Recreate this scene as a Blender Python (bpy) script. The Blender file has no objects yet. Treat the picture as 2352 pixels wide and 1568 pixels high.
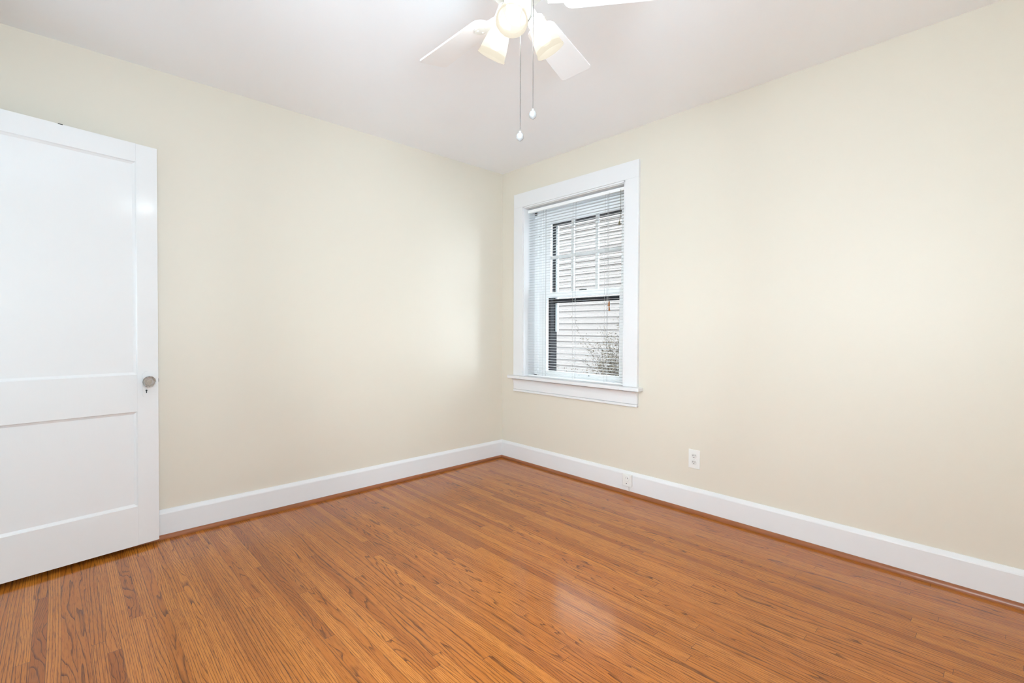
import bpy, bmesh, math, random
from mathutils import Vector, Matrix
R = math.radians
S = bpy.context.scene
COL = S.collection

# ------------------------------------------------------------------ camera
cam_d = bpy.data.cameras.new('camera')
cam = bpy.data.objects.new('camera', cam_d)
COL.objects.link(cam)
S.camera = cam
CAM = Vector((-2.80661, -3.11155, 1.10697))
YAW, PITCH, ROLL, FPX = 0.7544939, -0.0239668, 0.0028274, 1103.99
fw = Vector((math.sin(YAW) * math.cos(PITCH), math.cos(YAW) * math.cos(PITCH), math.sin(PITCH)))
rt = Vector((math.cos(YAW), -math.sin(YAW), 0))
up = rt.cross(fw)
c, s = math.cos(ROLL), math.sin(ROLL)
r2, u2 = c * rt + s * up, -s * rt + c * up
m = Matrix((r2, u2, -fw)).transposed().to_4x4()
m.translation = CAM
cam.matrix_world = m
cam_d.sensor_fit = 'HORIZONTAL'
cam_d.sensor_width = 36.0
cam_d.lens = FPX / 2352 * 36.0
cam_d.clip_start = 0.02

# ------------------------------------------------------------------ world, exposure, fill lights
S.view_settings.view_transform = 'Standard'
S.view_settings.look = 'None'
S.view_settings.exposure = 0.36
S.view_settings.gamma = 1.0
S.view_settings.use_curve_mapping = False
try:
    S.cycles.use_denoising = True
    S.cycles.max_bounces = 10
    S.cycles.diffuse_bounces = 7
    S.cycles.transparent_max_bounces = 12
    S.cycles.caustics_reflective = False
    S.cycles.caustics_refractive = False
    S.cycles.sample_clamp_indirect = 6.0
except Exception:
    pass
world = bpy.data.worlds.new('overcast_sky')
S.world = world
world.use_nodes = True
wn = world.node_tree.nodes
wn['Background'].inputs[0].default_value = (0.81, 0.92, 1.0, 1)
wn['Background'].inputs[1].default_value = 13.0


def area_light(name, loc, direction, sx, sy, power, color):
    d = bpy.data.lights.new(name, 'AREA')
    d.shape = 'RECTANGLE'
    d.size, d.size_y = sx, sy
    d.energy = power
    d.color = color
    o = bpy.data.objects.new(name, d)
    COL.objects.link(o)
    o.location = loc
    o.rotation_euler = Vector(direction).to_track_quat('-Z', 'Z').to_euler()
    return o


H = 2.45            # ceiling height
WX, SY = -3.26, -3.74   # west and south wall planes
FILL_C = (0.67, 0.86, 1.0)  # cool tint of the fill lights, against the warm floor bounce
# added fill lights: at two invented windows, in the yard, in the doorway hall
area_light('fill_near_window', (-2.73, SY - 0.10, 1.42), (0, 1, 0.85), 0.8, 1.3, 40, FILL_C)  # unseen fill behind the added near window, tilted up at the ceiling
area_light('fill_yard_beam', (-4.3, -6.1, 0.65), (1.25, 1.8, 0.3), 2.2, 2.0, 100, FILL_C)  # unseen panel outdoors, beamed through the added window into the far corner
area_light('fill_side_window', (WX - 0.10, -2.35, 1.42), (1, 0, 0.4), 1.1, 1.3, 5, FILL_C)  # weak unseen fill behind the added side window
area_light('fill_doorway', (WX - 0.75, -0.62, 1.3), (1, 0, 0), 0.8, 1.6, 8, FILL_C)  # unseen fill panel placed inside the closed hall


# ------------------------------------------------------------------ mesh helpers


class MB:
    def __init__(self):
        self.bm = bmesh.new()

    def box(self, x0, x1, y0, y1, z0, z1, bev=0.0):
        v = [self.bm.verts.new((x, y, z)) for x in (x0, x1) for y in (y0, y1) for z in (z0, z1)]
        idx = [(0, 1, 3, 2), (4, 6, 7, 5), (0, 4, 5, 1), (2, 3, 7, 6), (0, 2, 6, 4), (1, 5, 7, 3)]
        fs = [self.bm.faces.new([v[i] for i in f]) for f in idx]
        if bev > 0:
            es = list({e for f in fs for e in f.edges})
            bmesh.ops.bevel(self.bm, geom=es, offset=bev, segments=2, profile=0.6, affect='EDGES')
        return self

    def prism(self, prof, fn):
        """prof: list of 2-d points; fn(point, end) -> 3-d for end 0 / 1"""
        a = [self.bm.verts.new(fn(p, 0)) for p in prof]
        b = [self.bm.verts.new(fn(p, 1)) for p in prof]
        n = len(prof)
        for i in range(n):
            j = (i + 1) % n
            self.bm.faces.new((a[i], a[j], b[j], b[i]))
        self.bm.faces.new(a[::-1])
        self.bm.faces.new(b)
        return self

    def lathe(self, prof, mat=Matrix(), seg=24, cap=True):
        """prof: (radius, height) from bottom to top, about local z"""
        rings = []
        for r, z in prof:
            if r < 1e-6:
                rings.append([self.bm.verts.new(mat @ Vector((0, 0, z)))])
            else:
                rings.append([self.bm.verts.new(mat @ Vector((r * math.cos(2 * math.pi * k / seg), r * math.sin(2 * math.pi * k / seg), z))) for k in range(seg)])
        for A, B in zip(rings, rings[1:]):
            if len(A) == 1 and len(B) == 1:
                continue
            for k in range(seg):
                j = (k + 1) % seg
                if len(A) == 1:
                    self.bm.faces.new((A[0], B[j], B[k]))
                elif len(B) == 1:
                    self.bm.faces.new((A[k], A[j], B[0]))
                else:
                    self.bm.faces.new((A[k], A[j], B[j], B[k]))
        if cap:
            if len(rings[0]) > 1:
                self.bm.faces.new(rings[0][::-1])
            if len(rings[-1]) > 1:
                self.bm.faces.new(rings[-1])
        return self

    def tube(self, pts, rad, seg=8):
        pts = [Vector(p) for p in pts]
        rad = rad if isinstance(rad, (list, tuple)) else [rad] * len(pts)
        rings = []
        ref = Vector((0.31, 0.2, 0.93))
        for i, p in enumerate(pts):
            t = (pts[min(i + 1, len(pts) - 1)] - pts[max(i - 1, 0)]).normalized()
            a = t.cross(ref)
            if a.length < 0.05:
                a = t.cross(Vector((1, 0, 0)))
            a.normalize()
            b = t.cross(a)
            rings.append([self.bm.verts.new(p + rad[i] * (a * math.cos(2 * math.pi * k / seg) + b * math.sin(2 * math.pi * k / seg))) for k in range(seg)])
        for A, B in zip(rings, rings[1:]):
            for k in range(seg):
                j = (k + 1) % seg
                self.bm.faces.new((A[k], A[j], B[j], B[k]))
        self.bm.faces.new(rings[0][::-1])
        self.bm.faces.new(rings[-1])
        return self

    def quad(self, *pts):
        self.bm.faces.new([self.bm.verts.new(p) for p in pts])
        return self

    def build(self, name, mat, parent=None, smooth=None):
        bmesh.ops.recalc_face_normals(self.bm, faces=self.bm.faces)
        me = bpy.data.meshes.new(name)
        self.bm.to_mesh(me)
        self.bm.free()
        me.materials.append(mat)
        if smooth is not None:
            for p in me.polygons:
                p.use_smooth = True
            try:
                me.set_sharp_from_angle(angle=R(smooth))
            except Exception:
                pass
        o = bpy.data.objects.new(name, me)
        COL.objects.link(o)
        if parent is not None:
            o.parent = parent
        return o


def tag(o, label=None, cat=None, group=None, kind=None):
    if label:
        o['label'] = label
    if cat:
        o['category'] = cat
    if group:
        o['group'] = group
    if kind:
        o['kind'] = kind
    return o


def empty(name, loc=(0, 0, 0)):
    o = bpy.data.objects.new(name, None)
    o.empty_display_size = 0.1
    o.location = loc
    COL.objects.link(o)
    return o


# ------------------------------------------------------------------ materials


def principled(name, color, rough=0.5, spec=0.5, metal=0.0, **kw):
    mt = bpy.data.materials.new(name)
    mt.use_nodes = True
    b = mt.node_tree.nodes['Principled BSDF']
    b.inputs['Base Color'].default_value = (*color, 1)
    b.inputs['Roughness'].default_value = rough
    b.inputs['Specular IOR Level'].default_value = spec
    b.inputs['Metallic'].default_value = metal
    for k, v in kw.items():
        b.inputs[k].default_value = v
    return mt


def srgb(r, g, b):
    f = lambda u: (u / 255 / 12.92) if u / 255 <= 0.04045 else ((u / 255 + 0.055) / 1.055) ** 2.4
    return (f(r), f(g), f(b))


def add_bump(mt, scale, strength, dist=0.002, stretch=(1, 1, 1), detail=3.0):
    nt = mt.node_tree
    b = nt.nodes['Principled BSDF']
    tc = nt.nodes.new('ShaderNodeTexCoord')
    mp = nt.nodes.new('ShaderNodeMapping')
    mp.inputs['Scale'].default_value = stretch
    nz = nt.nodes.new('ShaderNodeTexNoise')
    nz.inputs['Scale'].default_value = scale
    nz.inputs['Detail'].default_value = detail
    bp = nt.nodes.new('ShaderNodeBump')
    bp.inputs['Strength'].default_value = strength
    bp.inputs['Distance'].default_value = dist
    nt.links.new(tc.outputs['Object'], mp.inputs['Vector'])
    nt.links.new(mp.outputs['Vector'], nz.inputs['Vector'])
    nt.links.new(nz.outputs['Fac'], bp.inputs['Height'])
    nt.links.new(bp.outputs['Normal'], b.inputs['Normal'])
    return mt


def mottle(mt, c1, c2, scale, stretch=(1, 1, 1), detail=4.0):
    nt = mt.node_tree
    b = nt.nodes['Principled BSDF']
    tc = nt.nodes.new('ShaderNodeTexCoord')
    mp = nt.nodes.new('ShaderNodeMapping')
    mp.inputs['Scale'].default_value = stretch
    nz = nt.nodes.new('ShaderNodeTexNoise')
    nz.inputs['Scale'].default_value = scale
    nz.inputs['Detail'].default_value = detail
    mx = nt.nodes.new('ShaderNodeMix')
    mx.data_type = 'RGBA'
    mx.inputs[6].default_value = (*c1, 1)
    mx.inputs[7].default_value = (*c2, 1)
    nt.links.new(tc.outputs['Object'], mp.inputs['Vector'])
    nt.links.new(mp.outputs['Vector'], nz.inputs['Vector'])
    nt.links.new(nz.outputs['Fac'], mx.inputs[0])
    nt.links.new(mx.outputs[2], b.inputs['Base Color'])
    return mt


WALL_C = (0.80, 0.765, 0.655)
M_wall = add_bump(mottle(principled('cream_wall_paint', WALL_C, 0.43, 0.4), (0.69, 0.640, 0.545), (0.705, 0.645, 0.557), 1.3), 140, 0.12, 0.0006)
M_ceil = add_bump(mottle(principled('white_ceiling_paint', (0.90, 0.91, 0.925), 0.85, 0.2), (0.94, 0.953, 0.975), (0.95, 0.96, 0.98), 1.1), 90, 0.12, 0.0006)
M_trim = add_bump(principled('white_trim_paint', (0.755, 0.75, 0.755), 0.42, 0.45), 30, 0.10, 0.001, (1, 1, 1))
M_door = add_bump(principled('white_door_paint', (0.775, 0.77, 0.77), 0.13, 0.5), 9, 0.25, 0.0016, (3.5, 3.5, 0.7))
M_vinyl = principled('white_window_vinyl', (0.96, 0.96, 0.955), 0.32, 0.4)
M_muntin = principled('grey_muntin_bar', (0.66, 0.65, 0.63), 0.4, 0.4)
M_dark = mottle(principled('dark_storm_frame', (0.004, 0.004, 0.006), 0.5, 0.12), (0.003, 0.003, 0.004), (0.006, 0.006, 0.009), 12)
M_blind = principled('white_blind_slat', (0.90, 0.90, 0.90), 0.38, 0.4)
M_slat = principled('white_blind_slat_vinyl', (0.70, 0.70, 0.70), 0.42, 0.35)
M_cord = principled('blind_cord', (0.42, 0.41, 0.40), 0.7, 0.2)
M_fan = add_bump(principled('white_fan_enamel', (0.72, 0.70, 0.66), 0.35, 0.45), 20, 0.05, 0.0005)
M_blade = mottle(principled('white_fan_blade', (0.86, 0.855, 0.855), 0.42, 0.4), (0.88, 0.87, 0.87), (0.90, 0.89, 0.89), 4, (1, 14, 1))
M_brass = principled('pale_metal', (0.62, 0.58, 0.52), 0.3, 0.5, 1.0)
M_chain = principled('pull_chain_metal', (0.33, 0.31, 0.30), 0.35, 0.5, 1.0)
M_ball = principled('white_porcelain', (0.36, 0.355, 0.35), 0.18, 0.5)
M_plate = principled('white_outlet_plastic', (0.78, 0.775, 0.75), 0.3, 0.5)
M_recept = principled('outlet_face_plastic', (0.70, 0.69, 0.66), 0.35, 0.5)
M_slot = principled('dark_slot', (0.03, 0.028, 0.026), 0.6, 0.2)
M_tassel = mottle(principled('brown_wood_tassel', (0.36, 0.15, 0.05), 0.4, 0.4), (0.42, 0.18, 0.06), (0.24, 0.09, 0.03), 60)
M_olive = mottle(principled('dark_olive_tassel', (0.16, 0.14, 0.07), 0.5, 0.4), (0.2, 0.17, 0.09), (0.09, 0.08, 0.05), 60)
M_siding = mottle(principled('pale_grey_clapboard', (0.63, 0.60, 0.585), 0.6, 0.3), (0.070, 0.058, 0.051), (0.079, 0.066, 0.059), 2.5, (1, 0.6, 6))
M_roof = mottle(principled('grey_shingle', (0.12, 0.115, 0.11), 0.85, 0.2), (0.1, 0.097, 0.095), (0.16, 0.15, 0.145), 14)
M_ground = mottle(principled('pale_bounce_ground', (0.5, 0.5, 0.5), 0.9, 0.1), (0.48, 0.50, 0.53), (0.60, 0.62, 0.65), 5)  # unseen ground, made pale to bounce light up onto the ceiling
M_twig = mottle(principled('shrub_twig', (0.16, 0.12, 0.09), 0.8, 0.2), (0.025, 0.018, 0.014), (0.012, 0.010, 0.008), 20)
M_leaf = mottle(principled('shrub_leaf', (0.2, 0.19, 0.1), 0.6, 0.3), (0.055, 0.037, 0.02), (0.022, 0.018, 0.01), 30)
M_screw = principled('painted_screw', (0.55, 0.55, 0.53), 0.4, 0.5)
M_brick = mottle(principled('brick_reveal', (0.22, 0.1, 0.07), 0.8, 0.2), (0.25, 0.12, 0.08), (0.16, 0.07, 0.05), 9)


def glass_mat(name, tint=(1, 1, 1), gloss=0.06):
    mt = bpy.data.materials.new(name)
    mt.use_nodes = True
    nt = mt.node_tree
    nt.nodes.remove(nt.nodes['Principled BSDF'])
    out = nt.nodes['Material Output']
    t = nt.nodes.new('ShaderNodeBsdfTransparent')
    t.inputs[0].default_value = (*tint, 1)
    g = nt.nodes.new('ShaderNodeBsdfGlossy')
    g.inputs['Roughness'].default_value = 0.02
    fr = nt.nodes.new('ShaderNodeFresnel')
    fr.inputs['IOR'].default_value = 1.22
    mx = nt.nodes.new('ShaderNodeMixShader')
    nt.links.new(fr.outputs[0], mx.inputs[0])
    nt.links.new(t.outputs[0], mx.inputs[1])
    nt.links.new(g.outputs[0], mx.inputs[2])
    nt.links.new(mx.outputs[0], out.inputs[0])
    return mt


M_glass = glass_mat('window_glass', (0.97, 0.98, 0.98))
M_knobglass = principled('cut_glass_knob', (0.92, 0.93, 0.93), 0.03, 0.5, **{'Transmission Weight': 0.9, 'IOR': 1.5})

# frosted lit lamp glass: lets the bulb's light through, and the shade itself glows
mt = bpy.data.materials.new('frosted_lamp_glass')
mt.use_nodes = True
nt = mt.node_tree
nt.nodes.remove(nt.nodes['Principled BSDF'])
out = nt.nodes['Material Output']
tr = nt.nodes.new('ShaderNodeBsdfTransparent')
tr.inputs[0].default_value = (1, 0.97, 0.92, 1)
tl = nt.nodes.new('ShaderNodeBsdfTranslucent')
tl.inputs[0].default_value = (0.025, 0.023, 0.019, 1)
gl = nt.nodes.new('ShaderNodeBsdfDiffuse')
gl.inputs[0].default_value = (0.03, 0.028, 0.024, 1)
m1 = nt.nodes.new('ShaderNodeMixShader')
m1.inputs[0].default_value = 0.35
m2 = nt.nodes.new('ShaderNodeMixShader')
m2.inputs[0].default_value = 0.86
em = nt.nodes.new('ShaderNodeEmission')
em.inputs[0].default_value = (1.0, 0.91, 0.74, 1)
em.inputs[1].default_value = 1.0
ad = nt.nodes.new('ShaderNodeAddShader')
nt.links.new(tl.outputs[0], ad.inputs[0])
nt.links.new(em.outputs[0], ad.inputs[1])
nt.links.new(ad.outputs[0], m1.inputs[1])
nt.links.new(gl.outputs[0], m1.inputs[2])
nt.links.new(tr.outputs[0], m2.inputs[1])
nt.links.new(m1.outputs[0], m2.inputs[2])
nt.links.new(m2.outputs[0], out.inputs[0])
M_shade = mt

mt = bpy.data.materials.new('lit_bulb')
mt.use_nodes = True
b = mt.node_tree.nodes['Principled BSDF']
nt = mt.node_tree
nt.nodes.remove(b)
em = nt.nodes.new('ShaderNodeEmission')
em.inputs[0].default_value = (1.0, 0.94, 0.82, 1)
em.inputs[1].default_value = 16.0
tr = nt.nodes.new('ShaderNodeBsdfTransparent')
m1 = nt.nodes.new('ShaderNodeMixShader')
m1.inputs[0].default_value = 0.3
nt.links.new(tr.outputs[0], m1.inputs[1])
nt.links.new(em.outputs[0], m1.inputs[2])
nt.links.new(m1.outputs[0], nt.nodes['Material Output'].inputs[0])
M_bulb = mt


def oak_floor():
    mt = bpy.data.materials.new('oak_strip_floor')
    mt.use_nodes = True
    nt = mt.node_tree
    N, L = nt.nodes, nt.links
    bs = N['Principled BSDF']

    def math_(op, a, b=None, c=None, clamp=False):
        n = N.new('ShaderNodeMath')
        n.operation = op
        n.use_clamp = clamp
        for i, v in enumerate((a, b, c)):
            if v is None:
                continue
            if isinstance(v, (int, float)):
                n.inputs[i].default_value = v
            else:
                L.new(v, n.inputs[i])
        return n.outputs[0]

    def comb(x, y, z):
        n = N.new('ShaderNodeCombineXYZ')
        for i, v in enumerate((x, y, z)):
            if isinstance(v, (int, float)):
                n.inputs[i].default_value = v
            else:
                L.new(v, n.inputs[i])
        return n.outputs[0]

    def white(v, dim='2D'):
        n = N.new('ShaderNodeTexWhiteNoise')
        n.noise_dimensions = dim
        L.new(v, n.inputs['W' if dim == '1D' else 'Vector'])
        return n.outputs['Value'], n.outputs['Color']

    def noise(v, scale=1.0, detail=2.0, rough=0.5, dist=0.0):
        n = N.new('ShaderNodeTexNoise')
        n.inputs['Scale'].default_value = scale
        n.inputs['Detail'].default_value = detail
        n.inputs['Roughness'].default_value = rough
        n.inputs['Distortion'].default_value = dist
        L.new(v, n.inputs['Vector'])
        return n.outputs['Fac']

    def smooth(v, lo, hi):
        n = N.new('ShaderNodeMapRange')
        n.interpolation_type = 'SMOOTHSTEP'
        n.inputs['From Min'].default_value = lo
        n.inputs['From Max'].default_value = hi
        L.new(v, n.inputs['Value'])
        return n.outputs['Result']

    def mix(f, a, b, blend='MIX'):
        n = N.new('ShaderNodeMix')
        n.data_type = 'RGBA'
        n.blend_type = blend
        for i, v in ((0, f), (6, a), (7, b)):
            if isinstance(v, (int, float)):
                n.inputs[i].default_value = v
            elif isinstance(v, tuple):
                n.inputs[i].default_value = (*v, 1)
            else:
                L.new(v, n.inputs[i])
        return n.outputs[2]

    tc = N.new('ShaderNodeTexCoord')
    sp = N.new('ShaderNodeSeparateXYZ')
    L.new(tc.outputs['Object'], sp.inputs[0])
    X, Y = sp.outputs[0], sp.outputs[1]
    W = 0.0381
    row_f = math_('DIVIDE', X, W)
    row = math_('FLOOR', row_f)
    fx = math_('FRACT', row_f)
    rv, rc = white(row, '1D')
    ln = math_('MULTIPLY_ADD', rv, 1.3, 1.0)
    yy = math_('DIVIDE', math_('ADD', Y, math_('MULTIPLY', rv, 37.7)), ln)
    pl = math_('FLOOR', yy)
    fy = math_('FRACT', yy)
    pv, pc = white(comb(row, pl, 0.0))
    ps = N.new('ShaderNodeSeparateColor')
    L.new(pc, ps.inputs[0])
    p1, p2, p3 = ps.outputs[0], ps.outputs[1], ps.outputs[2]
    off1 = math_('MULTIPLY', p1, 91.0)
    off2 = math_('MULTIPLY', p2, 57.0)
    # growth-ring contours: stretched noise cut into level lines (cathedral grain)
    gx = math_('ADD', math_('MULTIPLY', X, 9.5), off1)
    gy = math_('ADD', math_('MULTIPLY', Y, math_('MULTIPLY_ADD', p2, 1.3, 0.35)), off2)
    field = noise(comb(gx, gy, off1), 1.0, 3.0, 0.45, 0.25)
    amp = math_('MULTIPLY_ADD', p3, 18.0, 4.0)
    straight = math_('MULTIPLY', fx, math_('MULTIPLY_ADD', p1, 4.5, 1.2))
    phase = math_('ADD', math_('MULTIPLY', field, amp), straight)
    saw = math_('FRACT', phase)
    wob = noise(comb(math_('MULTIPLY', X, 260.0), math_('MULTIPLY', Y, 22.0), off1), 1.0, 2.0)
    ring = math_('SUBTRACT', 1.0, smooth(saw, 0.0, 0.34))
    ring = math_('MULTIPLY', ring, math_('MULTIPLY_ADD', wob, 1.5, 0.08))
    # open pores: short dark dashes along the board
    pore_n = noise(comb(math_('MULTIPLY', X, 520.0), math_('MULTIPLY', Y, 16.0), off2), 1.0, 2.0, 0.6)
    pore = smooth(pore_n, 0.52, 0.66)
    fine = noise(comb(math_('MULTIPLY', X, 120.0), math_('MULTIPLY', Y, 3.0), off2), 1.0, 3.0)
    patch = noise(comb(math_('MULTIPLY', X, 1.0), math_('MULTIPLY', Y, 0.8), 3.0), 1.0, 3.0)
    LIGHT, MID, DARK, LINE = FLOOR_COLS
    base = mix(smooth(pv, 0.0, 1.0), MID, LIGHT)
    base = mix(math_('MULTIPLY', smooth(p2, 0.62, 0.95), 0.7), base, DARK)
    base = mix(math_('MULTIPLY', smooth(fine, 0.35, 0.75), 0.35), base, DARK)
    base = mix(math_('MULTIPLY', smooth(patch, 0.45, 0.8), 0.30), base, DARK)
    base = mix(math_('MULTIPLY', ring, 0.9, clamp=True), base, LINE)
    base = mix(math_('MULTIPLY', pore, 0.5), base, LINE)
    # seams
    ex = math_('MINIMUM', fx, math_('SUBTRACT', 1.0, fx))
    exm = math_('MULTIPLY', ex, W)
    seam_x = math_('SUBTRACT', 1.0, smooth(exm, 0.0002, 0.0011))
    ey = math_('MINIMUM', fy, math_('SUBTRACT', 1.0, fy))
    eym = math_('MULTIPLY', ey, ln)
    seam_y = math_('SUBTRACT', 1.0, smooth(eym, 0.0003, 0.0014))
    seam = math_('MAXIMUM', math_('MULTIPLY', seam_x, math_('MULTIPLY_ADD', rv, 0.5, 0.5)), math_('MULTIPLY', seam_y, 0.9))
    base = mix(math_('MULTIPLY', seam, 0.8), base, (0.055, 0.018, 0.006))
    # one worn dark stain near the far end of the room
    dv = N.new('ShaderNodeVectorMath')
    dv.operation = 'DISTANCE'
    dv.inputs[1].default_value = (-0.86, -0.66, 0)
    sc = N.new('ShaderNodeVectorMath')
    sc.operation = 'MULTIPLY'
    L.new(tc.outputs['Object'], dv.inputs[0])
    st = math_('SUBTRACT', 1.0, smooth(dv.outputs['Value'], 0.0, 0.10))
    base = mix(math_('MULTIPLY', math_('MULTIPLY', st, fine), 0.5), base, (0.09, 0.035, 0.012))
    L.new(base, bs.inputs['Base Color'])
    rgh = math_('MULTIPLY_ADD', fine, 0.14, 0.26)
    L.new(rgh, bs.inputs['Roughness'])
    bs.inputs['Specular IOR Level'].default_value = 0.05
    bs.inputs['Coat Weight'].default_value = 0.8
    bs.inputs['Coat Roughness'].default_value = 0.13
    hgt = math_('SUBTRACT', math_('MULTIPLY', fine, 0.22), math_('ADD', math_('MULTIPLY', ring, 0.18), math_('MULTIPLY', seam, 1.0)))
    bp = N.new('ShaderNodeBump')
    bp.inputs['Strength'].default_value = 0.30
    bp.inputs['Distance'].default_value = 0.0008
    L.new(hgt, bp.inputs['Height'])
    L.new(bp.outputs['Normal'], bs.inputs['Normal'])
    return mt


FLOOR_COLS = ((0.55, 0.190, 0.026), (0.43, 0.133, 0.014), (0.28, 0.072, 0.006), (0.066, 0.014, 0.002))
M_floor = oak_floor()
M_shoe = mottle(principled('stained_wood_shoe', (0.30, 0.10, 0.04), 0.3, 0.5), (0.36, 0.125, 0.048), (0.22, 0.07, 0.025), 30, (0.3, 0.3, 3))

# ------------------------------------------------------------------ room shell
T = 0.28
YC = -0.7635                     # window centre line
JH = 0.483                       # half width of the opening
WZ0, WZ1 = 0.703, 2.105
st = lambda o: tag(o, kind='structure')
st(MB().box(WX - 0.2, 0.0, SY - 0.2, 0.0, -0.15, 0.0).build('floor', M_floor))
st(MB().box(WX - 0.2, T, SY - 0.2, 0.2, H, H + 0.15).build('ceiling', M_ceil))
st(MB().box(WX - 0.2, T, 0.0, 0.2, -0.15, H).build('wall_left', M_wall))
w = MB()
w.box(0, T, YC + JH, 0.0, -0.15, H)
w.box(0, T, SY - 0.2, YC - JH, -0.15, H)
w.box(0, T, YC - JH, YC + JH, -0.15, WZ0)
w.box(0, T, YC - JH, YC + JH, WZ1, H)
st(w.build('wall_right', M_wall))
# wall behind the camera with the opening for the added window
NX0, NX1, NZ0, NZ1 = -3.14, -2.32, 0.73, 2.10
w = MB()
w.box(WX, NX0, SY - 0.2, SY, 0, H)
w.box(NX1, 0.0, SY - 0.2, SY, 0, H)
w.box(NX0, NX1, SY - 0.2, SY, 0, NZ0)
w.box(NX0, NX1, SY - 0.2, SY, NZ1, H)
st(w.build('wall_near', M_wall))
# wall with the doorway that the open door hangs in
DY0, DY1, DZ = -0.985, -0.21, 2.05
w = MB()
w.box(WX - 0.12, WX, DY1, 0.0, 0, H)
w.box(WX - 0.12, WX, -1.75, DY0, 0, H)
w.box(WX - 0.12, WX, SY, -2.95, 0, H)
w.box(WX - 0.12, WX, -2.95, -1.75, 0, 0.73)  # opening for the added side window
w.box(WX - 0.12, WX, -2.95, -1.75, 2.10, H)
w.box(WX - 0.12, WX, DY0, DY1, DZ, H)
st(w.build('wall_door_side', M_wall))
# hall beyond the doorway
w = MB()
hx0, hx1, hy0, hy1 = WX - 1.2, WX - 0.2, -1.6, 0.2
w.box(hx0 - 0.05, hx0, hy0, hy1, -0.15, H)
w.box(hx0, hx1, hy0 - 0.05, hy0, -0.15, H)
w.box(hx0, hx1, hy1, hy1 + 0.05, -0.15, H)
w.box(hx0, hx1, hy0, hy1, H, H + 0.05)
w.box(hx0, hx1, hy0, hy1, -0.2, 0.0)
st(w.build('wall_hall', M_wall))

# baseboards: flat board with a sloped cap, mitred in the corner
prof = [(0, 0), (0.019, 0), (0.019, 0.129), (0.0175, 0.134), (0.0085, 0.1465), (0.006, 0.150), (0, 0.150)]
st(MB().prism(prof, lambda p, e: (WX + p[0] if e == 0 else -p[0], -p[0], p[1])).build('baseboard_left', M_trim))
st(MB().prism(prof, lambda p, e: (-p[0], -p[0] if e == 0 else SY + p[0], p[1])).build('baseboard_right', M_trim))
st(MB().prism(prof, lambda p, e: (WX + p[0] if e == 0 else -p[0], SY + p[0], p[1])).build('baseboard_near', M_trim))
st(MB().prism(prof, lambda p, e: (WX + p[0], DY0 - 0.09 if e == 0 else SY + p[0], p[1])).build('baseboard_door_side', M_trim))
# stained wooden shoe moulding (quarter round) along the visible baseboards
q = [(0.019, 0.0)] + [(0.019 + 0.017 * math.cos(a), 0.0205 * math.sin(a)) for a in [math.pi / 2 * k / 6 for k in range(7)]]
st(MB().prism(q, lambda p, e: (WX + 0.05 if e == 0 else -p[0], -p[0], p[1])).build('trim_1', M_shoe, smooth=50))
st(MB().prism(q, lambda p, e: (-p[0], -p[0] if e == 0 else SY + 0.05, p[1])).build('trim_2', M_shoe, smooth=50))

# ------------------------------------------------------------------ window in the right wall
win = tag(empty('window_1', (0, YC, WZ0)), 'white six-over-one sash window in the right wall', 'window', kind='structure')


def wbox(name, parts, mat, parent=win, bev=0.0):
    """boxes given as (x0,x1, half-frame y from centre: u0,u1, z0,z1) in room coordinates"""
    k = MB()
    ox, oy, oz = 0, YC, WZ0
    for (x0, x1, u0, u1, z0, z1) in parts:
        k.box(x0, x1, u0, u1, z0 - oz, z1 - oz, bev)
    o = k.build(name, mat, parent)
    return o


CI, CO = 0.493, 0.597
ST = 0.728
wbox('casing', [(-0.022, 0, CI, CO, ST, 2.118), (-0.022, 0, -CO, -CI, ST, 2.118), (-0.022, 0, -CO, CO, 2.118, 2.233)], M_trim, bev=0.002)
wbox('stool', [(-0.062, 0.12, -JH, JH, 0.703, ST), (-0.062, 0.0, JH, 0.632, 0.703, ST), (-0.062, 0.0, -0.632, -JH, 0.703, ST)], M_trim, bev=0.004)
wbox('apron', [(-0.020, 0, -CO, CO, 0.612, 0.703), (-0.024, 0, -CO, CO, 0.594, 0.611)], M_trim, bev=0.003)
# cove moulding between apron and stool
k = MB()
cv = [(-0.020, 0.702)] + [(-0.052 + 0.032 * math.sin(a), 0.702 - 0.042 * (1 - math.cos(a)) - 0.002) for a in [math.pi / 2 * i / 6 for i in range(7)]]
k.prism(cv, lambda p, e: (p[0], (CO if e == 0 else -CO), p[1] - WZ0))
k.build('cove_moulding', M_trim, win, smooth=40)
wbox('jamb', [(-0.004, 0.20, JH - 0.003, JH + 0.012, ST, WZ1), (-0.004, 0.20, -JH - 0.012, -JH + 0.003, ST, WZ1), (-0.004, 0.20, -JH, JH, WZ1 - 0.003, WZ1 + 0.012)], M_trim)
# inner bead on the casing edge
wbox('casing_bead', [(-0.017, 0.004, CI - 0.012, CI, ST, 2.118), (-0.017, 0.004, -CI, -CI + 0.012, ST, 2.118), (-0.017, 0.004, -CI, CI, 2.106, 2.118)], M_trim, bev=0.002)
FJ = JH - 0.003
wbox('window_frame', [(0.112, 0.20, FJ - 0.032, FJ, ST, WZ1 - 0.003), (0.112, 0.20, -FJ, -FJ + 0.032, ST, WZ1 - 0.003),
                      (0.134, 0.20, FJ - 0.062, FJ - 0.032, ST, WZ1 - 0.04), (0.134, 0.20, -FJ + 0.032, -FJ + 0.062, ST, WZ1 - 0.04),
                      (0.112, 0.20, -FJ, FJ, 2.062, WZ1 - 0.003), (0.134, 0.20, -FJ + 0.05, FJ - 0.05, 2.045, 2.064),
                      (0.112, 0.22, -FJ, FJ, 0.722, 0.738)], M_vinyl, bev=0.0015)
LW, LG = 0.418, 0.357
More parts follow.
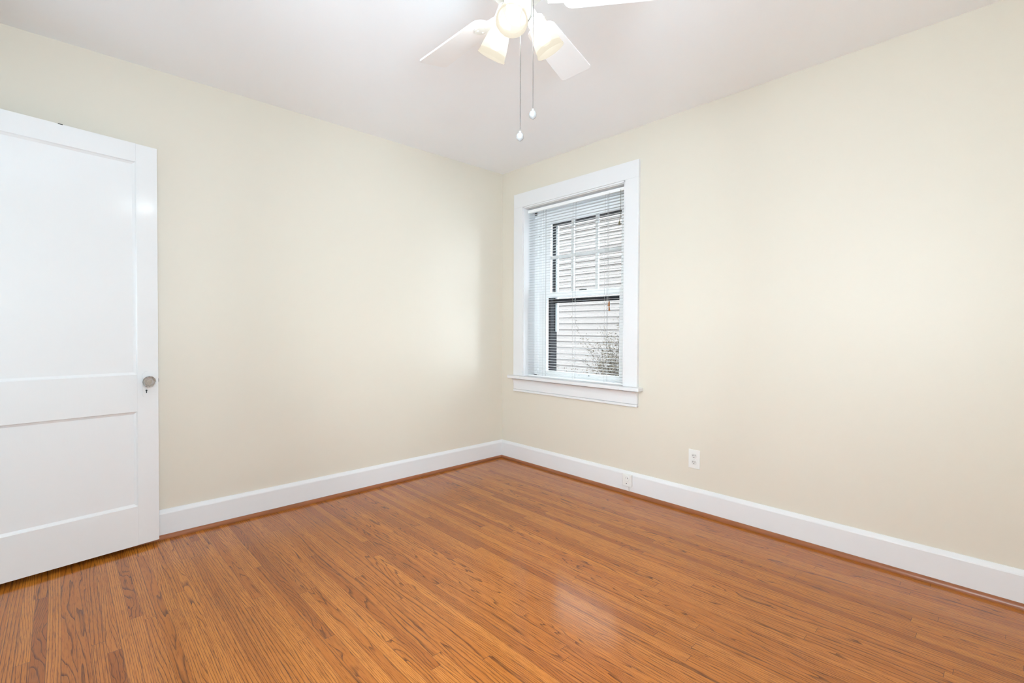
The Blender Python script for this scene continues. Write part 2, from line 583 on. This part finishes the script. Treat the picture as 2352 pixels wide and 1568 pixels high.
lower = wbox('lower_sash', [(0.122, 0.152, LG, LW, 0.738, 1.415), (0.122, 0.152, -LW, -LG, 0.738, 1.415),
                            (0.122, 0.152, -LG, LG, 0.738, 0.774), (0.122, 0.152, -LG, LG, 1.373, 1.415)], M_vinyl, bev=0.002)
UW, UG = 0.418, 0.346
upper = wbox('upper_sash', [(0.158, 0.186, UG, UW, 1.375, 2.046), (0.158, 0.186, -UW, -UG, 1.375, 2.046),
                            (0.158, 0.186, -UG, UG, 1.375, 1.416), (0.158, 0.186, -UG, UG, 1.990, 2.046)], M_vinyl, bev=0.002)
for u in (0.115, -0.122):
    wbox('muntin', [(0.163, 0.181, u - 0.0125, u + 0.0125, 1.417, 1.989)], M_muntin, upper, bev=0.002).location = (0, 0, 0)
wbox('muntin', [(0.164, 0.180, -UG, UG, 1.690, 1.714)], M_muntin, upper, bev=0.002)
wbox('glass_pane', [(0.137, 0.139, -LG, LG, 0.774, 1.373)], M_glass, lower)
wbox('glass_pane', [(0.170, 0.172, -UG, UG, 1.416, 1.990)], M_glass, upper)
wbox('sash_lock', [(0.124, 0.150, -0.040, 0.012, 1.4155, 1.426)], M_slot, lower, bev=0.002)
wbox('vent_latch', [(0.118, 0.122, -0.092, -0.086, 0.757, 0.763)], M_slot, lower)
wbox('vent_latch', [(0.118, 0.122, 0.000, 0.012, 0.757, 0.761)], M_screw, lower)
wbox('vent_latch', [(0.118, 0.122, -0.096, -0.082, 0.768, 0.771)], M_screw, lower)
wbox('frame_screw', [(0.131, 0.1345, 0.440, 0.445, 1.886, 1.892)], M_slot, win)
storm = wbox('storm_frame', [(0.20, 0.279, 0.378, JH, 0.72, WZ1), (0.20, 0.279, -JH, -0.378, 0.72, WZ1),
                             (0.20, 0.279, -0.378, 0.378, 1.983, WZ1), (0.20, 0.279, -0.378, 0.378, 0.703, 0.752),
                             (0.235, 0.262, -0.378, 0.378, 1.334, 1.366)], M_dark)
wbox('storm_track', [(0.262, 0.279, 0.357, 0.379, 1.092, 1.983)], M_vinyl, storm)

# ------------------------------------------------------------------ venetian blind in the window recess
bl = tag(empty('venetian_blind', (0.0375, YC, 2.10)), 'white open mini blind hanging inside the window casing', 'blind')
BX = 0.0375


def bbox(name, parts, mat, parent=bl, bev=0.0):
    k = MB()
    for (x0, x1, u0, u1, z0, z1) in parts:
        k.box(x0 - BX, x1 - BX, u0, u1, z0 - 2.10, z1 - 2.10, bev)
    return k.build(name, mat, parent)


BH = 0.475
bbox('headrail', [(0.0235, 0.0515, -BH, BH, 2.068, 2.092)], M_blind, bev=0.002)
bbox('bottom_rail', [(0.026, 0.049, -BH + 0.004, BH - 0.004, 0.7285, 0.7375)], M_blind, bev=0.002)
k = MB()
z = 0.757
while z < 2.056:
    n = 5
    top, bot = [], []
    for i in range(n):
        t = i / (n - 1) * 2 - 1
        zz = z + 0.0010 * (1 - t * t) + t * 0.0003
        top.append((t * 0.0122, zz + 0.0002))
        bot.append((t * 0.0122, zz - 0.0002))
    pr = top + bot[::-1]
    k.prism(pr, lambda p, e: (p[0], (BH - 0.004) * (1 if e == 0 else -1), p[1] - 2.10))
    z += 0.0212
k.build('slats', M_slat, bl)
for u in (0.30, -0.005, -0.298):
    k = MB()
    for dx in (-0.0135, 0.0135):
        k.box(dx - 0.0005, dx + 0.0005, u - 0.0006, u + 0.0006, 0.735 - 2.1, 2.070 - 2.1)
    k.build('ladder_cord', M_cord, bl)
    MB().box(-0.0006, 0.0006, u - 0.018 - 0.0006, u - 0.018 + 0.0006, 0.735 - 2.1, 2.070 - 2.1).build('lift_cord', M_cord, bl)
tz = lambda pts: [(0.017 - BX + dx, y - YC, z - 2.10) for dx, y, z in pts]
cd = MB().tube(tz([(0, -1.100, 2.075), (0, -1.100, 1.7), (0, -1.1042, 1.312)]), 0.0009, 6).build('pull_cord', M_cord, bl)
k = MB()
k.lathe([(0.0016, 0.038), (0.005, 0.028), (0.0065, 0.012), (0.0078, 0.0), (0.0, -0.001)][::-1], Matrix.Translation(Vector(tz([(0, -1.1038, 1.277)])[0])) @ Matrix.Rotation(R(6), 4, 'X'), 12)
k.build('tassel', M_tassel, cd, smooth=40)
k = MB()
k.lathe([(0.0014, 0.036), (0.0042, 0.026), (0.0056, 0.012), (0.0068, 0.0), (0.0, -0.001)][::-1], Matrix.Translation(Vector(tz([(0.0, -1.1085, 1.243)])[0])) @ Matrix.Rotation(R(-4), 4, 'X'), 12)
k.build('tassel', M_tassel, cd, smooth=40)
cd = MB().tube(tz([(0, -1.196, 2.075), (0, -1.197, 1.905), (0, -1.194, 1.88), (0, -1.1885, 1.868), (0, -1.1875, 1.856)]), 0.0013, 6).build('tilt_cord', M_olive, bl)
k = MB()
k.lathe([(0.002, 0.028), (0.006, 0.018), (0.0085, 0.006), (0.0075, 0.0), (0.0, -0.001)][::-1], Matrix.Translation(Vector(tz([(0, -1.1875, 1.834)])[0])), 12)
k.build('tassel', M_olive, cd, smooth=40)

# ------------------------------------------------------------------ outside the window
tag(MB().box(-14, 9, -16, 12, -0.75, -0.6).build('ground', M_ground), kind='structure')
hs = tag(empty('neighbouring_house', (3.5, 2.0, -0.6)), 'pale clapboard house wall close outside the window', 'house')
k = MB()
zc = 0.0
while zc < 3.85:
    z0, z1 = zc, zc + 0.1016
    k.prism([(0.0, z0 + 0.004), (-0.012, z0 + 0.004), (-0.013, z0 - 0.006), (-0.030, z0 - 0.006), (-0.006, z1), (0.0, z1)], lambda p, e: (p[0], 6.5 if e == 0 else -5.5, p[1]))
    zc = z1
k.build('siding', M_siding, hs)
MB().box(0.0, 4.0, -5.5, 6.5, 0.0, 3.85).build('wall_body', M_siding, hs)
k = MB()
k.prism([(-0.06, 3.93), (-0.06, 4.02), (2.0, 4.9), (4.06, 4.02), (4.06, 3.93)], lambda p, e: (p[0], 6.6 if e == 0 else -5.6, p[1]))
k.build('roof', M_roof, hs)
k = MB()
k.box(-0.09, 0.0, -5.6, 6.6, 3.865, 3.985, 0.01)
k.build('gutter', M_vinyl, hs)


def shrub(x, y, h, spread, nb, seed, label):
    rnd = random.Random(seed)
    root = tag(empty('shrub', (x, y, -0.6)), label, 'shrub', None)
    br, lf = MB(), MB()

    def leaf(p, sz):
        a = Vector((rnd.uniform(-1, 1), rnd.uniform(-1, 1), rnd.uniform(-0.6, 1))).normalized()
        b2 = a.cross(Vector((rnd.uniform(-1, 1), rnd.uniform(-1, 1), rnd.uniform(-1, 1)))).normalized()
        n = a.cross(b2)
        lf.bm.faces.new([lf.bm.verts.new(v) for v in (p, p + a * sz * 0.5 + b2 * sz * 0.28 + n * sz * 0.06, p + a * sz, p + a * sz * 0.5 - b2 * sz * 0.28 + n * sz * 0.06)])

    def grow(p, d, ln, rad, lev):
        pts = [p]
        rads = [rad]
        for i in range(4):
            d = (d + Vector((rnd.uniform(-.22, .22), rnd.uniform(-.22, .22), rnd.uniform(-.1, .14)))).normalized()
            p = p + d * ln / 4
            pts.append(p.copy())
            rads.append(max(rad * (1 - 0.17 * (i + 1)), 0.0012))
            if lev > 0:
                for _ in range(2 if lev > 1 else 1):
                    nd = (d + Vector((rnd.uniform(-1, 1), rnd.uniform(-1, 1), rnd.uniform(-.3, .6))) * 0.75).normalized()
                    grow(p, nd, ln * rnd.uniform(.4, .62), rad * 0.5, lev - 1)
            if lev <= 1:
                for _ in range(5):
                    leaf(p + Vector((rnd.uniform(-.05, .05), rnd.uniform(-.05, .05), rnd.uniform(-.04, .04))), rnd.uniform(.014, .030))
        br.tube(pts, rads, 4)

    for _ in range(nb):
        a = rnd.uniform(0, 2 * math.pi)
        d = Vector((math.cos(a) * spread, math.sin(a) * spread, 1)).normalized()
        grow(Vector((math.cos(a) * 0.05, math.sin(a) * 0.05, 0)), d, h * rnd.uniform(.5, .72), 0.008, 2)
    br.build('branches', M_twig, root)
    lf.build('leaves', M_leaf, root)


shrub(2.3, -0.02, 1.55, 0.17, 60, 3, 'tall twiggy brown-green shrub low in the right corner of the window')
shrub(2.2, 1.15, 0.98, 0.02, 5, 9, 'small shrub tip just above the window sill, left of the tall shrub')

# ------------------------------------------------------------------ windows added behind and beside the camera, for fill light
w2 = tag(empty('added_window_2', (0, SY, 0)), 'white sash window added in the wall behind the viewer to let in light', 'window', kind='structure')
k = MB()
for (x0, x1, z0, z1) in ((NX0 - 0.1, NX0, NZ0 - 0.1, NZ1 + 0.1), (NX1, NX1 + 0.1, NZ0 - 0.1, NZ1 + 0.1), (NX0, NX1, NZ1, NZ1 + 0.1), (NX0, NX1, NZ0 - 0.1, NZ0)):
    k.box(x0, x1, 0.0, 0.02, z0, z1, 0.002)
k.build('casing', M_trim, w2)
k = MB()
for (x0, x1, z0, z1) in ((NX0, NX0 + 0.05, NZ0, NZ1), (NX1 - 0.05, NX1, NZ0, NZ1), (NX0, NX1, NZ1 - 0.05, NZ1), (NX0, NX1, NZ0, NZ0 + 0.05), (NX0, NX1, 1.40, 1.44)):
    k.box(x0, x1, -0.16, -0.12, z0, z1)
k.build('window_frame', M_vinyl, w2)
MB().box(NX0 + 0.05, NX1 - 0.05, -0.142, -0.140, NZ0 + 0.05, NZ1 - 0.05).build('glass_pane', M_glass, w2)

w3 = tag(empty('added_window_3', (WX, 0, 0)), 'white sash window added in the wall beside the viewer to let in light', 'window', kind='structure')  # second invented window, unseen, put in to light the room
k = MB()
for (y0, y1, z0, z1) in ((-3.05, -2.95, 0.63, 2.20), (-1.75, -1.65, 0.63, 2.20), (-2.95, -1.75, 2.10, 2.20), (-2.95, -1.75, 0.63, 0.73)):
    k.box(0.0, 0.02, y0, y1, z0, z1, 0.002)
k.build('casing', M_trim, w3)
k = MB()
for (y0, y1, z0, z1) in ((-2.95, -2.90, 0.73, 2.10), (-1.80, -1.75, 0.73, 2.10), (-2.90, -1.80, 2.05, 2.10), (-2.90, -1.80, 0.73, 0.78), (-2.90, -1.80, 1.40, 1.44)):
    k.box(-0.09, -0.06, y0, y1, z0, z1)
k.build('window_frame', M_vinyl, w3)
MB().box(-0.076, -0.074, -2.90, -1.80, 0.78, 2.05).build('glass_pane', M_glass, w3)

# ------------------------------------------------------------------ open door
W, DH, DT = 0.76, 2.004, 0.035
ANG, SAG = R(9.4), R(0.4)
free = Vector((-2.4475, -0.0700, 0.020))       # lower front corner of the free edge
mat = Matrix.Translation(free) @ Matrix.Rotation(ANG, 4, 'Z') @ Matrix.Rotation(SAG, 4, 'Y')
door = tag(empty('door_1'), 'open white two-panel door with a glass knob', 'door', kind='structure')
door.matrix_world = mat
# local: x from -W (hinge) to 0 (free edge), y 0 front .. DT back, z up
SL, REC, STK = 0.089, 0.010, 0.013
zr = [(0.0, 0.196), (0.673, 0.857), (1.914, DH)]
k = MB()
k.box(-SL, 0, 0, DT, 0, DH, 0.0015)
k.box(-W, -W + SL, 0, DT, 0, DH, 0.0015)
for a, b_ in zr:
    k.box(-W + SL, -SL, 0, DT, a, b_)
for a, b_ in ((0.196, 0.673), (0.857, 1.914)):
    x0, x1 = -W + SL, -SL
    k.box(x0, x1, REC, DT - REC, a, b_)
    i0, i1, j0, j1 = x0 + STK, x1 - STK, a + STK, b_ - STK
    y0, y1 = 0.0005, REC
    for yf, yb in ((0.0005, REC - 0.0003),):
        o_ = [(x0, yf, a), (x1, yf, a), (x1, yf, b_), (x0, yf, b_)]
        md = [(x0 + .004, yf + .0045, a + .004), (x1 - .004, yf + .0045, a + .004), (x1 - .004, yf + .0045, b_ - .004), (x0 + .004, yf + .0045, b_ - .004)]
        in_ = [(i0, yb, j0), (i1, yb, j0), (i1, yb, j1), (i0, yb, j1)]
        for A, B in ((o_, md), (md, in_)):
            for t in range(4):
                u = (t + 1) % 4
                k.quad(A[t], A[u], B[u], B[t])
k.build('slab', M_door, door)
KX, KZ = -0.052, 0.823
# escutcheon plate with rounded ends
k = MB()
pw, pz0, pz1 = 0.0165, 0.742, 0.872
ol = [(KX - pw, pz0 + pw)] + [(KX + pw * math.cos(a), pz0 + pw + pw * math.sin(a)) for a in [math.pi + math.pi * i / 10 for i in range(1, 10)]] + [(KX + pw, pz0 + pw), (KX + pw, pz1 - .012), (KX + pw - .012, pz1), (KX - pw + .012, pz1), (KX - pw, pz1 - .012)]
k.prism(ol, lambda p, e: (p[0], -0.0035 if e == 0 else 0.0, p[1]))
pl = k.build('escutcheon_plate', M_door, door)
k = MB()
ro = Matrix.Rotation(R(90), 4, 'X')
k.lathe([(0.0042, -0.0002), (0.0042, 0.0006)], Matrix.Translation(Vector((KX, -0.0035, 0.776))) @ ro, 14)
k.box(KX - 0.0018, KX + 0.0018, -0.0041, -0.0033, 0.763, 0.776)
kh = k.build('keyhole', M_slot, pl)
kh['label'] = 'dark keyhole'
km = Matrix.Translation(Vector((KX, -0.0035, KZ))) @ ro
k = MB()
k.lathe([(0.0155, 0.0), (0.0155, 0.004), (0.010, 0.008), (0.0085, 0.022), (0.0125, 0.027), (0.0135, 0.030), (0.0, 0.030)], km, 20)
kb = k.build('knob_shank', M_brass, door, smooth=40)
k = MB()
k.lathe([(0.0, 0.0285), (0.0125, 0.029), (0.0225, 0.034), (0.0285, 0.043), (0.0285, 0.047), (0.0235, 0.056), (0.0155, 0.060), (0.0135, 0.0585), (0.0, 0.0575)], km, 12)
gk = k.build('glass_knob', M_knobglass, door)
gk['label'] = 'clear cut-glass door knob'
MB().box(-0.002, 0.006, 0.012, 0.024, 0.815, 0.832, 0.001).build('latch_bolt', M_chain, door)
for hz in (0.25, 1.0, 1.75):
    MB().lathe([(0.006, hz - 0.045), (0.006, hz + 0.045)], Matrix.Translation(Vector((-W - 0.004, -0.004, 0))), 12).build('hinge_knuckle', M_brass, door)
# worn paint chip on the door's top edge
MB().box(-0.372, -0.356, -0.0006, 0.004, DH - 0.0022, DH + 0.0012).build('paint_chip', M_slot, door)
# doorway casing on the wall the door hangs in
k = MB()
k.box(0, 0.02, DY1, DY1 + 0.09, 0, DZ, 0.002)
k.box(0, 0.02, DY0 - 0.09, DY0, 0, DZ, 0.002)
k.box(0, 0.02, DY0 - 0.09, DY1 + 0.09, DZ, DZ + 0.1, 0.002)
k.box(-0.12, 0.0, DY1 - 0.018, DY1, 0, DZ)
k.box(-0.12, 0.0, DY0, DY0 + 0.018, 0, DZ)
k.box(-0.12, 0.0, DY0, DY1, DZ - 0.018, DZ)
o = st(k.build('trim_3', M_trim))
o.location = (WX, 0, 0)

# ------------------------------------------------------------------ outlets
ou = tag(empty('wall_outlet', (0, -1.7530, 0.3240)), 'white duplex outlet plate on the cream wall right of the window', 'outlet')
MB().box(-0.0055, 0, -0.0355, 0.0355, -0.057, 0.057, 0.002).build('cover_plate', M_plate, ou)
for dz in (0.0195, -0.0195):
    k = MB()
    pts = [(0.0168 * math.cos(a), max(-0.0138, min(0.0138, 0.0168 * math.sin(a)))) for a in [2 * math.pi * i / 32 for i in range(32)]]
    k.prism(pts, lambda p, e: (-0.0055 if e == 0 else -0.0078, p[0], p[1] + dz))
    rc = k.build('receptacle', M_recept, ou)
    k = MB()
    k.box(-0.0084, -0.0077, 0.0050, 0.0075, dz - 0.001, dz + 0.0075)
    k.box(-0.0084, -0.0077, -0.0075, -0.0055, dz + 0.0005, dz + 0.0070)
    k.lathe([(0.0026, 0), (0.0026, 0.0007)], Matrix.Translation(Vector((-0.0077, 0.0, dz - 0.0075))) @ Matrix.Rotation(R(-90), 4, 'Y'), 12)
    k.build('slots', M_slot, rc)
MB().lathe([(0.003, 0), (0.003, 0.0012), (0, 0.0016)], Matrix.Translation(Vector((-0.0055, 0, 0))) @ Matrix.Rotation(R(-90), 4, 'Y'), 12).build('screw', M_screw, ou)

bo = tag(empty('baseboard_outlet', (-0.019, -1.2985, 0.0965)), 'small white surface-mounted socket box on the baseboard below the window', 'outlet')
MB().box(-0.018, 0.0, -0.0345, 0.0345, -0.042, 0.040, 0.004).build('box_cover', M_plate, bo)
k = MB()
k.lathe([(0.0215, 0.0), (0.0215, 0.003), (0.0195, 0.0045), (0.0, 0.0045)], Matrix.Translation(Vector((-0.018, 0.0, 0.012))) @ Matrix.Rotation(R(-90), 4, 'Y'), 28)
rc = k.build('receptacle', M_plate, bo, smooth=30)
k = MB()
k.box(-0.0231, -0.0224, -0.0085, -0.0062, 0.010, 0.020)
k.box(-0.0231, -0.0224, 0.0045, 0.0060, 0.012, 0.019)
k.build('slots', M_slot, rc)
MB().lathe([(0.003, 0), (0.003, 0.001)], Matrix.Translation(Vector((-0.018, 0.002, -0.022))) @ Matrix.Rotation(R(-90), 4, 'Y'), 12).build('screw', M_slot, bo)
MB().tube([(-0.006, -0.010, -0.041), (-0.006, -0.010, -0.060), (-0.004, -0.010, -0.0755)], 0.0022, 8).build('wire', M_screw, bo)

# ------------------------------------------------------------------ ceiling fan
FX, FY = -1.665, -1.922
ZB = 2.212
fan = tag(empty('ceiling_fan', (FX, FY, H)), 'white five-blade ceiling fan with three lit frosted glass shades', 'ceiling fan')
fz = lambda z: z - H
k = MB()
k.lathe([(0.0, fz(2.268)), (0.070, fz(2.268)), (0.098, fz(2.285)), (0.112, fz(2.32)), (0.112, fz(2.375)), (0.095, fz(2.405)), (0.080, fz(2.42)), (0.085, fz(2.449)), (0.0, fz(2.449))], Matrix(), 40)
k.build('motor_housing', M_fan, fan, smooth=35)
k = MB()
k.lathe([(0.0, fz(2.244)), (0.088, fz(2.244)), (0.092, fz(2.25)), (0.092, fz(2.262)), (0.07, fz(2.268)), (0.0, fz(2.268))], Matrix(), 40)
k.build('flywheel', M_fan, fan, smooth=35)
k = MB()
k.lathe([(0.0, fz(2.140)), (0.012, fz(2.141)), (0.030, fz(2.150)), (0.043, fz(2.165)), (0.047, fz(2.18)), (0.047, fz(2.232)), (0.055, fz(2.244)), (0.0, fz(2.244))], Matrix(), 32)
k.build('switch_housing', M_fan, fan, smooth=35)
A0, PIT, RT = R(89.08), -0.188, 0.524
for i in range(5):
    a = A0 - i * R(72)
    base = Matrix.Translation(Vector((0, 0, fz(ZB)))) @ Matrix.Rotation(a, 4, 'Z') @ Matrix.Rotation(PIT, 4, 'X')
    k = MB()
    r0, w0, w1 = 0.152, 0.108, 0.134
    ol = []
    # root rounded, tip with small rounded corners
    for t in range(7):
        th = math.pi / 2 + math.pi / 2 * t / 6
        ol.append((r0 + 0.032 + 0.032 * math.cos(th), w0 / 2 - 0.032 + 0.032 * math.sin(th)))
    for t in range(7):
        th = math.pi + math.pi / 2 * t / 6
        ol.append((r0 + 0.032 + 0.032 * math.cos(th), -w0 / 2 + 0.032 + 0.032 * math.sin(th)))
    for t in range(5):
        th = -math.pi / 2 + math.pi / 2 * t / 4
        ol.append((RT - 0.014 + 0.014 * math.cos(th), -w1 / 2 + 0.014 + 0.014 * math.sin(th)))
    for t in range(5):
        th = math.pi / 2 * t / 4
        ol.append((RT - 0.014 + 0.014 * math.cos(th), w1 / 2 - 0.014 + 0.014 * math.sin(th)))
    k.prism(ol, lambda p, e: base @ Vector((p[0], p[1], 0.0 if e == 0 else 0.006)))
    bld = k.build('blade', M_blade, fan)
    # cast blade iron under the root
    k = MB()
    ir = []
    for t in range(13):
        th = -math.pi / 2 + math.pi * t / 12
        ir.append((0.196 + 0.030 * math.cos(th), 0.026 * math.sin(th)))
    ir += [(0.15, 0.020), (0.10, 0.014), (0.10, -0.014), (0.15, -0.020)]
    k.prism(ir, lambda p, e: base @ Vector((p[0], p[1], -0.0065 if e == 0 else -0.0005)))
    ctr = base @ Vector((0.11, 0, -0.003))
    hub = Vector((0.072 * math.cos(a), 0.072 * math.sin(a), fz(2.252)))
    k.tube([hub, (hub + ctr) / 2 + Vector((0, 0, 0.004)), ctr], [0.011, 0.010, 0.011], 10)
    for (px, py) in ((0.205, 0.012), (0.205, -0.012), (0.172, 0.0)):
        k.lathe([(0.0, -0.009), (0.004, -0.0082), (0.0045, -0.006)], base @ Matrix.Translation(Vector((px, py, 0))), 10)
    k.build('blade_iron', M_fan, bld)

for az in (217, 97, 337):
    u = Vector((math.cos(R(az)), math.sin(R(az)), 0))
    nk = u * 0.060 + Vector((0, 0, fz(2.173)))
    mo = u * 0.122 + Vector((0, 0, fz(2.072)))
    ax = (mo - nk).normalized()
    sh = Matrix.Translation(nk) @ ax.to_track_quat('Z', 'Y').to_matrix().to_4x4()
    L_ = (mo - nk).length
    # arm + socket cup
    k = MB()
    p0 = u * 0.026 + Vector((0, 0, fz(2.203)))
    k.tube([p0, u * 0.044 + Vector((0, 0, fz(2.200))), u * 0.053 + Vector((0, 0, fz(2.192))), nk - ax * 0.002], [0.010, 0.010, 0.011, 0.016], 14)
    k.lathe([(0.0, -0.004), (0.020, -0.003), (0.029, 0.004), (0.0305, 0.016), (0.0, 0.016)], sh, 28)
    k.lathe([(0.003, 0.0), (0.003, 0.012), (0.0, 0.013)], sh @ Matrix.Translation(Vector((0.0295, 0, 0.010))) @ Matrix.Rotation(R(90), 4, 'Y'), 10)
    arm = k.build('lamp_arm', M_fan, fan, smooth=35)
    # bell shade, thin glass with a rolled lip
    k = MB()
    pr = [(0.0265, 0.006), (0.029, 0.018), (0.0335, 0.034), (0.0385, 0.054), (0.043, 0.076), (0.0465, 0.098), (0.0475, L_ - 0.008), (0.0505, L_ - 0.004), (0.0505, L_), (0.0480, L_ + 0.001), (0.0455, L_ - 0.004), (0.0445, L_ - 0.02)]
    k.lathe(pr, sh, 36, cap=False)
    shd = k.build('lamp_shade', M_shade, fan, smooth=60)
    k = MB()
    k.lathe([(0.0, 0.014), (0.012, 0.015), (0.013, 0.034), (0.018, 0.050), (0.0235, 0.068), (0.021, 0.083), (0.012, 0.092), (0.0, 0.094)], sh, 20)
    k.build('bulb', M_bulb, shd, smooth=60)
    ld = bpy.data.lights.new('bulb_light', 'POINT')
    ld.energy = 4.2
    ld.color = (0.80, 0.92, 1.0)
    ld.shadow_soft_size = 0.024
    lo = bpy.data.objects.new('bulb_light', ld)
    COL.objects.link(lo)
    lo.location = Vector((FX, FY, H)) + nk + ax * 0.066


def chain(px, py, ztop, zbot, name_label):
    pts_r = random.Random(7)
    k = MB()
    zz = ztop
    while zz > zbot + 0.022:
        k.lathe([(0.0005, -0.0019), (0.0016, -0.001), (0.0016, 0.001), (0.0005, 0.0019)], Matrix.Translation(Vector((px, py, fz(zz)))), 6)
        zz -= 0.0038
    ch = k.build('pull_chain', M_chain, fan)
    ch['label'] = name_label
    k = MB()
    k.lathe([(0.0, -0.0155), (0.004, -0.014), (0.0098, -0.0095), (0.0122, -0.004), (0.0126, 0.001), (0.0112, 0.006), (0.0078, 0.0102), (0.0035, 0.012), (0.0045, 0.0135), (0.0048, 0.017), (0.003, 0.019), (0.0, 0.019)], Matrix.Translation(Vector((px, py, fz(zbot)))), 18)
    k.build('pull_knob', M_ball, ch, smooth=45)


chain(-0.0136, -0.0262, 2.150, 1.7520, 'longer pull chain')
chain(0.0165, -0.0558, 2.212, 1.8240, 'shorter pull chain')
